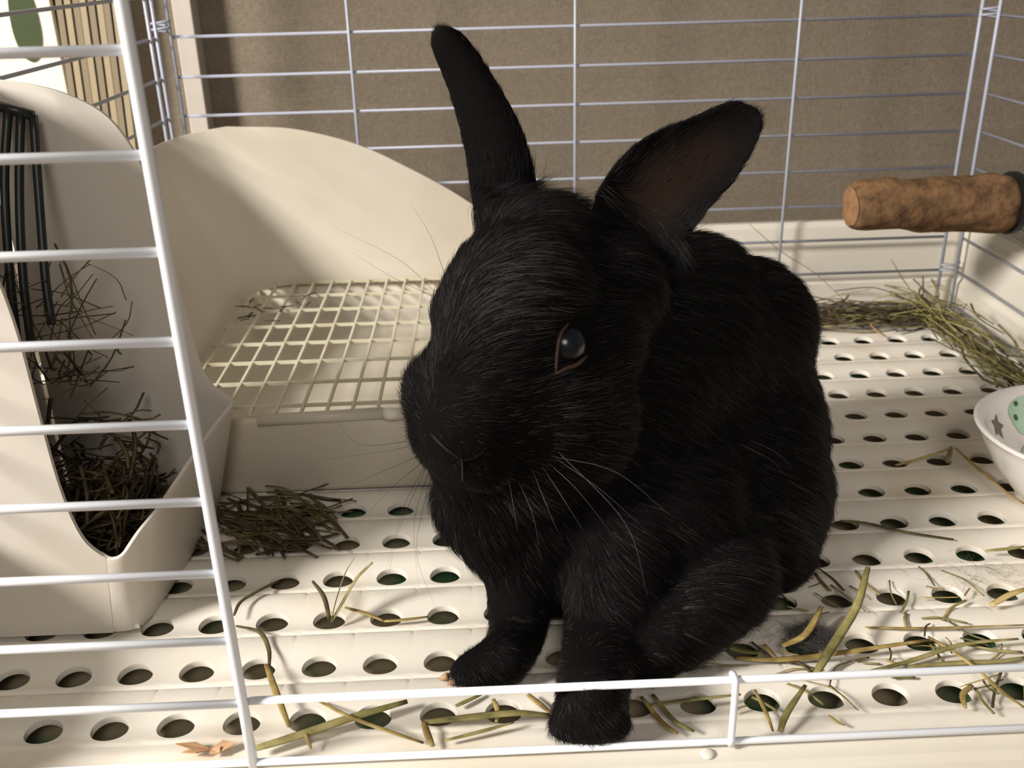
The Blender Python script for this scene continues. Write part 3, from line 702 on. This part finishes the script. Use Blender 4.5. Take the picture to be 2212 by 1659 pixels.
for a, b2 in (((1600, 960), (1675, 1030)), ((1620, 950), (1690, 1020))):
    p0, n0 = onskin(*a); whisker([p0, p0.lerp(onskin(*b2)[0], .5) + n0 * 0.006, onskin(*b2)[0] + n0 * 0.006], 'whisker_white', 0.00012)

# ------------------------------------------------------------------ hay
def stalk_mb(mb, pts, w, flat=0.28, mi=0, n=6):
    P = spline(pts, 4); k = len(P)
    mb.tube(P, [w * (0.55 + 0.45 * math.sin(math.pi * min(1, (i + 1) / k * 1.0)) ) for i in range(k)], n, flat=flat, mi=mi)
    return mb
def fl(pts, zs=None, w=0.0012):
    """floor-lying stalk from picture positions with heights"""
    return [atz(q[0], q[1], q[2] if len(q) > 2 else w + 0.0006) for q in pts]
def stalk(pts, w, m, label, group=None):
    o = stalk_mb(MB(), fl(pts, w=w), w).build('hay_stalk', m)
    tag(o, label, 'hay', group)
    return o
G1 = 'loose hay along the front rail'
stalk([(548, 1618), (640, 1590, .002), (760, 1550, .003), (880, 1515, .004)], .0022, 'hay_green', 'thick green hay blade slanting up from the foot of the door post')
stalk([(690, 1515, .002), (760, 1550, .006), (850, 1583, .004), (915, 1605)], .0009, 'hay_gold', 'thin hay stalk crossing over the thick blade left of the front paw')
stalk([(575, 1435, .004), (598, 1500, .006), (625, 1570)], .0013, 'hay_gold', 'short bent hay stalk standing out of a hole right of the door post')
stalk([(660, 1585, .003), (672, 1618)], .0008, 'hay_gold', 'tiny hay bit under the thick green blade')
stalk([(915, 1560, .002), (1010, 1550, .003), (1110, 1540, .004), (1190, 1545, .003)], .0018, 'hay_green', 'flat hay blade lying just left of the right front paw')
stalk([(915, 1560, .003), (925, 1590, .002), (935, 1612, .0016)], .0013, 'hay_gold', 'folded end of the flat blade pointing at the lower front wire')
stalk([(960, 1600), (1040, 1580, .002), (1110, 1560, .003)], .0009, 'hay_green', 'thin stalk fork below the flat blade by the paw')
stalk([(1065, 1510, .004), (1075, 1535, .003), (1072, 1560)], .0010, 'hay_gold', 'short upright hay bit between the two front paws')
stalk([(1140, 1500, .003), (1165, 1520, .002), (1190, 1540)], .0012, 'hay_gold', 'short reddish hay bit touching the right front leg')
stalk([(985, 1525), (1040, 1500, .002)], .0010, 'hay_green', 'small hay bit just behind the front rail under the left paw')
stalk([(1385, 1505, .004), (1430, 1560, .003), (1465, 1585)], .0010, 'hay_gold', 'first of the two parallel stalks right of the paw behind the rail', G1)
stalk([(1410, 1500, .004), (1455, 1555, .003), (1500, 1580)], .0010, 'hay_green', 'second of the two parallel stalks right of the paw behind the rail', G1)
stalk([(1395, 1525, .002), (1480, 1513, .004), (1600, 1500, .004)], .0010, 'hay_green', 'stalk lying level across the holes left of the rail upright')
stalk([(1685, 1580), (1700, 1540, .004), (1740, 1480, .006)], .0013, 'hay_green', 'green stalk leaning across the rail right of its upright')
stalk([(1630, 1490, .003), (1655, 1540, .002), (1670, 1580)], .0008, 'hay_gold', 'thin stalk crossing the hole next to the rail upright')
stalk([(1590, 1420), (1660, 1425, .002), (1740, 1420, .003), (1850, 1405, .004), (2010, 1382, .004)], .0016, 'hay_gold', 'long golden stalk lying level right of the rabbit behind the rail')
stalk([(1760, 1460, .004), (1795, 1400, .008), (1850, 1310, .012), (1875, 1225, .018)], .0019, 'hay_green', 'wide green blade rising steeply right of the rabbit')
stalk([(1690, 1395, .004), (1740, 1370, .006), (1775, 1310, .010)], .0017, 'hay_gold', 'thick bent stalk leaning over the grey fur tuft')
stalk([(1560, 1390, .003), (1600, 1405, .002), (1650, 1412)], .0014, 'hay_green', 'hay blade at the edge of the rabbit haunch')
stalk([(1650, 1392, .004), (1680, 1425, .002)], .0010, 'hay_gold', 'pale hay chip beside the tuft of fur')
stalk([(1870, 1355), (2000, 1357, .002), (2212, 1350, .002)], .0008, 'hay_gold', 'long thin stalk running to the right picture edge behind the rail')
stalk([(2005, 1375, .003), (2080, 1420, .004), (2160, 1490, .006), (2215, 1530, .006)], .0010, 'hay_gold', 'straight pale stalk crossing the rail near the right side')
stalk([(1860, 1455, .003), (1960, 1430, .004), (2080, 1392, .004), (2200, 1380, .003)], .0012, 'hay_green', 'wavy green stalk just behind the rail on the right')
stalk([(1960, 1440, .003), (2060, 1432, .002), (2160, 1428, .003), (2215, 1420, .002)], .0013, 'hay_green', 'green blade close behind the rail at the far right')
stalk([(2140, 1308, .004), (2180, 1285, .006), (2216, 1272, .008)], .0016, 'hay_gold', 'orange hay stalk over a hole at the right picture edge')
stalk([(2100, 1480, .003), (2080, 1500, .003), (2085, 1530)], .0012, 'hay_gold', 'short golden bit resting on the last holes at the right')
stalk([(1815, 1125), (1870, 1130, .002), (1960, 1150, .002), (2060, 1165)], .0014, 'hay_dark', 'dark leaf-like blade pointing away from the rabbit haunch')
stalk([(1935, 1005), (1990, 990, .003), (2050, 970, .007)], .0012, 'hay_gold', 'golden stalk leading up to a bend left of the bowl')
stalk([(2065, 968, .008), (2110, 1010, .006), (2175, 1065, .003), (2215, 1090)], .0013, 'hay_gold', 'golden stalk running from the bend to below the bowl')
stalk([(2055, 965, .006), (2050, 985, .004), (2045, 1000)], .0013, 'hay_green', 'small pale node where two golden stalks meet left of the bowl')
stalk([(1790, 1545, .002), (1810, 1560), (1825, 1567)], .0007, 'hay_gold', 'tiny stalk below the second hole right of the upright')
stalk([(2130, 1190, .003), (2180, 1185, .004), (2216, 1180, .003)], .0012, 'hay_green', 'green stalk over a hole below the bowl')
def stalk3(pts, w, m, label):
    o = stalk_mb(MB(), [at(*q) for q in pts], w).build('hay_stalk', m); tag(o, label, 'hay')
stalk3([(1618, 484, .413), (1690, 545, .408), (1760, 590, .403), (1830, 655, .398)], .0010, 'hay_green', 'long stalk sticking up against the rear tray wall right of the ear')
stalk3([(1925, 560, .412), (1955, 610, .406), (2000, 668, .40)], .0011, 'hay_green', 'upright stalk leaning on the rear wires under the perch')
stalk3([(1900, 690, .385), (2010, 668, .392), (2110, 655, .395), (2190, 657, .385)], .0009, 'hay_green', 'long green stalk lying over the corner hay towards the right side')
stalk3([(1760, 650, .40), (1800, 640, .40), (1880, 625, .405)], .0008, 'hay_gold', 'thin stalk on top of the rear hay bank')
stalk3([(1875, 695, .375), (1895, 715, .362), (1912, 728, .352)], .0010, 'leaf_brown', 'short reddish stem poking out in front of the rear hay')
# cluster with seed head left of the rabbit
for i, (q, m, t) in enumerate([([(715, 1345, .002), (725, 1300, .010), (745, 1240, .020), (765, 1205, .028)], 'hay_green', 'upright grass stem left of the rabbit, tallest of its cluster'),
     ([(715, 1345, .002), (735, 1310, .008), (770, 1250, .018), (805, 1215, .026)], 'hay_green', 'upright grass stem left of the rabbit, leaning right'),
     ([(712, 1340, .002), (700, 1290, .010), (675, 1255, .014)], 'hay_dark', 'upright grass stem left of the rabbit, leaning left'),
     ([(745, 1312, .004), (790, 1325, .003), (830, 1342, .002)], 'hay_gold', 'short stalk lying between the grass cluster and a hole'),
     ([(830, 1342, .002), (880, 1338, .0018), (925, 1332)], 'hay_gold', 'pale thin stalk between two holes left of the rabbit leg'),
     ([(600, 1255, .002), (560, 1275, .003), (520, 1300, .004), (505, 1330, .003)], 'hay_dark', 'curved dark stem bending from a hole beside the door post'),
     ([(510, 1352, .002), (560, 1365, .003), (580, 1400, .003), (582, 1440, .003)], 'hay_dark', 'hooked dark stem ending at a hole right of the door post')]):
    stalk(q, .0010, m, t)
leaf = MB(); c = atz(455, 1618, .001)
for a, L_ in ((2.9, .013), (3.5, .010), (0.2, .009), (5.4, .006)):
    d = V((math.cos(a), math.sin(a) * 0.6, 0.12)); s = V((-math.sin(a), math.cos(a), 0)) * 0.0022
    leaf.add([c, c + d * L_ * 0.5 + s + V((0, 0, .001)), c + d * L_, c + d * L_ * 0.5 - s], [[0, 1, 2, 3]])
o = leaf.build('dry_leaf', 'leaf_brown', None, smooth=False, solid=0.0004); tag(o, 'crumpled reddish brown dry leaf at the foot of the door post', 'leaf')

def heap(name, label, n, boxfn, mats, wr=(0.0005, 0.0011), lr=(0.02, 0.06), seed=1, cat='hay', parent=None, slope=0.25, dirfn=None, lim=None):
    R = random.Random(seed); mb = MB()
    for i in range(n):
        p = boxfn(R); a = R.uniform(0, 2 * math.pi) if dirfn is None else dirfn(R, p); L_ = R.uniform(*lr); el = R.uniform(-slope, slope)
        d = V((math.cos(a) * math.cos(el), math.sin(a) * math.cos(el), math.sin(el))); bend = V((R.uniform(-1, 1), R.uniform(-1, 1), R.uniform(-.5, 1))) * L_ * 0.10
        q = [p - d * L_ / 2, p + bend, p + d * L_ / 2]
        q = [V((x.x, x.y, max(x.z, 0.0012))) for x in q]
        if lim: q = [V([clampf(x[i], lim[0][i], lim[1][i]) for i in range(3)]) for x in q]
        P = spline(q, 3); w_ = R.uniform(*wr)
        mb.tube(P, w_, 4, flat=0.5, mi=R.randrange(len(mats)))
    o = mb.build(name, mats, parent)
    if parent is None: tag(o, label, cat, kind='stuff')
    else: o['kind'] = 'stuff'
    return o
def clampf(v, a, b): return max(a, min(b, v))
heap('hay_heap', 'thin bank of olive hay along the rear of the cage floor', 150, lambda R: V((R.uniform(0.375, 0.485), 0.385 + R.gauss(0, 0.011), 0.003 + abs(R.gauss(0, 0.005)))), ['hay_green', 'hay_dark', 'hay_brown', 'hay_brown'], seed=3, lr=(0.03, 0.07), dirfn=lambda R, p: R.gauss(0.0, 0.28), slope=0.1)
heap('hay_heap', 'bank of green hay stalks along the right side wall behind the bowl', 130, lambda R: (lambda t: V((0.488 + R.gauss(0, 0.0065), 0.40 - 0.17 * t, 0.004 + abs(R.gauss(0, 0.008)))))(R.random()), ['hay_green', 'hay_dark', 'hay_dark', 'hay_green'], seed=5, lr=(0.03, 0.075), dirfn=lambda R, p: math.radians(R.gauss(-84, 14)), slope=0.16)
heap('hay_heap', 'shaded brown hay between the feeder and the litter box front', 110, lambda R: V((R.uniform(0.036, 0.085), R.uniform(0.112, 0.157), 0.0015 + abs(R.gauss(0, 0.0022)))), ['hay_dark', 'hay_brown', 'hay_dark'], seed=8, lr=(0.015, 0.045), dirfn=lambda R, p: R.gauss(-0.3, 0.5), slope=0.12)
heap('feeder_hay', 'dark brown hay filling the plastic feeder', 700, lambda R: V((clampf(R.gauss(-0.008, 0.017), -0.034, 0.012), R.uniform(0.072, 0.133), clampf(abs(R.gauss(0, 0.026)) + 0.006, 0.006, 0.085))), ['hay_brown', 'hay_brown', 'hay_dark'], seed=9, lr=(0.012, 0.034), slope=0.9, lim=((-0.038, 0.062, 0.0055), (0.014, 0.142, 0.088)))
# rack hay hanging down
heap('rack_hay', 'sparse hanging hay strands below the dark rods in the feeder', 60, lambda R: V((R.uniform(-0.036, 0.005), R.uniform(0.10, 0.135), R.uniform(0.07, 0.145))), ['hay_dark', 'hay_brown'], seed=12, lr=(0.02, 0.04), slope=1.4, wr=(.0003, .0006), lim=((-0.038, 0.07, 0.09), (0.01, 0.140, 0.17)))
heap('hay_crumbs', 'scattered short hay crumbs on the floor right of the rabbit', 70, lambda R: V((R.uniform(0.25, 0.37), R.uniform(-0.008, 0.075), 0.0015)), ['hay_gold', 'hay_green', 'hay_dark'], seed=14, lr=(0.006, 0.022), slope=0.05, wr=(.0003, .0008))
heap('hay_crumbs', 'few dark hay crumbs on the litter grid corner', 16, lambda R: V((R.uniform(0.0, 0.05), 0.33 + R.gauss(0, 0.012), 0.0475)), ['hay_brown'], seed=15, lr=(0.005, 0.012), slope=0.05, wr=(.0005, .001))
# moulted fur tuft
def tuft(c, n, r, label, m='fur_grey'):
    P = []
    for i in range(n):
        th = random.uniform(0, 2 * math.pi); u = random.random() ** .5
        p = V((c.x + r * u * math.cos(th), c.y + r * 0.7 * u * math.sin(th), 0.001 + random.random() * r * 0.35)); d = V((random.gauss(0, 1), random.gauss(0, 1), random.gauss(0.1, .3))).normalized()
        L_ = random.uniform(.004, .011); b_ = V((random.gauss(0, 1), random.gauss(0, 1), 0)) * L_ * .2
        P.append([p, p + d * L_ * .5 + b_, p + d * L_])
    P = np.array([[tuple(q) for q in s] for s in P]); P[:, :, 2] = np.maximum(P[:, :, 2], .0005)
    o = hair_object('fur_tuft', P, np.full(n, .00005), m, None); tag(o, label, 'fur', kind='stuff')
tuft(atz(1755, 1388), 1400, .0085, 'grey tuft of moulted fur caught under the hay stalks', 'fur_grey')
tuft(atz(1620, 1385), 60, .012, 'few loose black hairs beside the rabbit haunch', 'whisker_black')
tuft(atz(2100, 1260), 90, .020, 'thin scatter of loose hairs on the floor at the right', 'fur_grey')
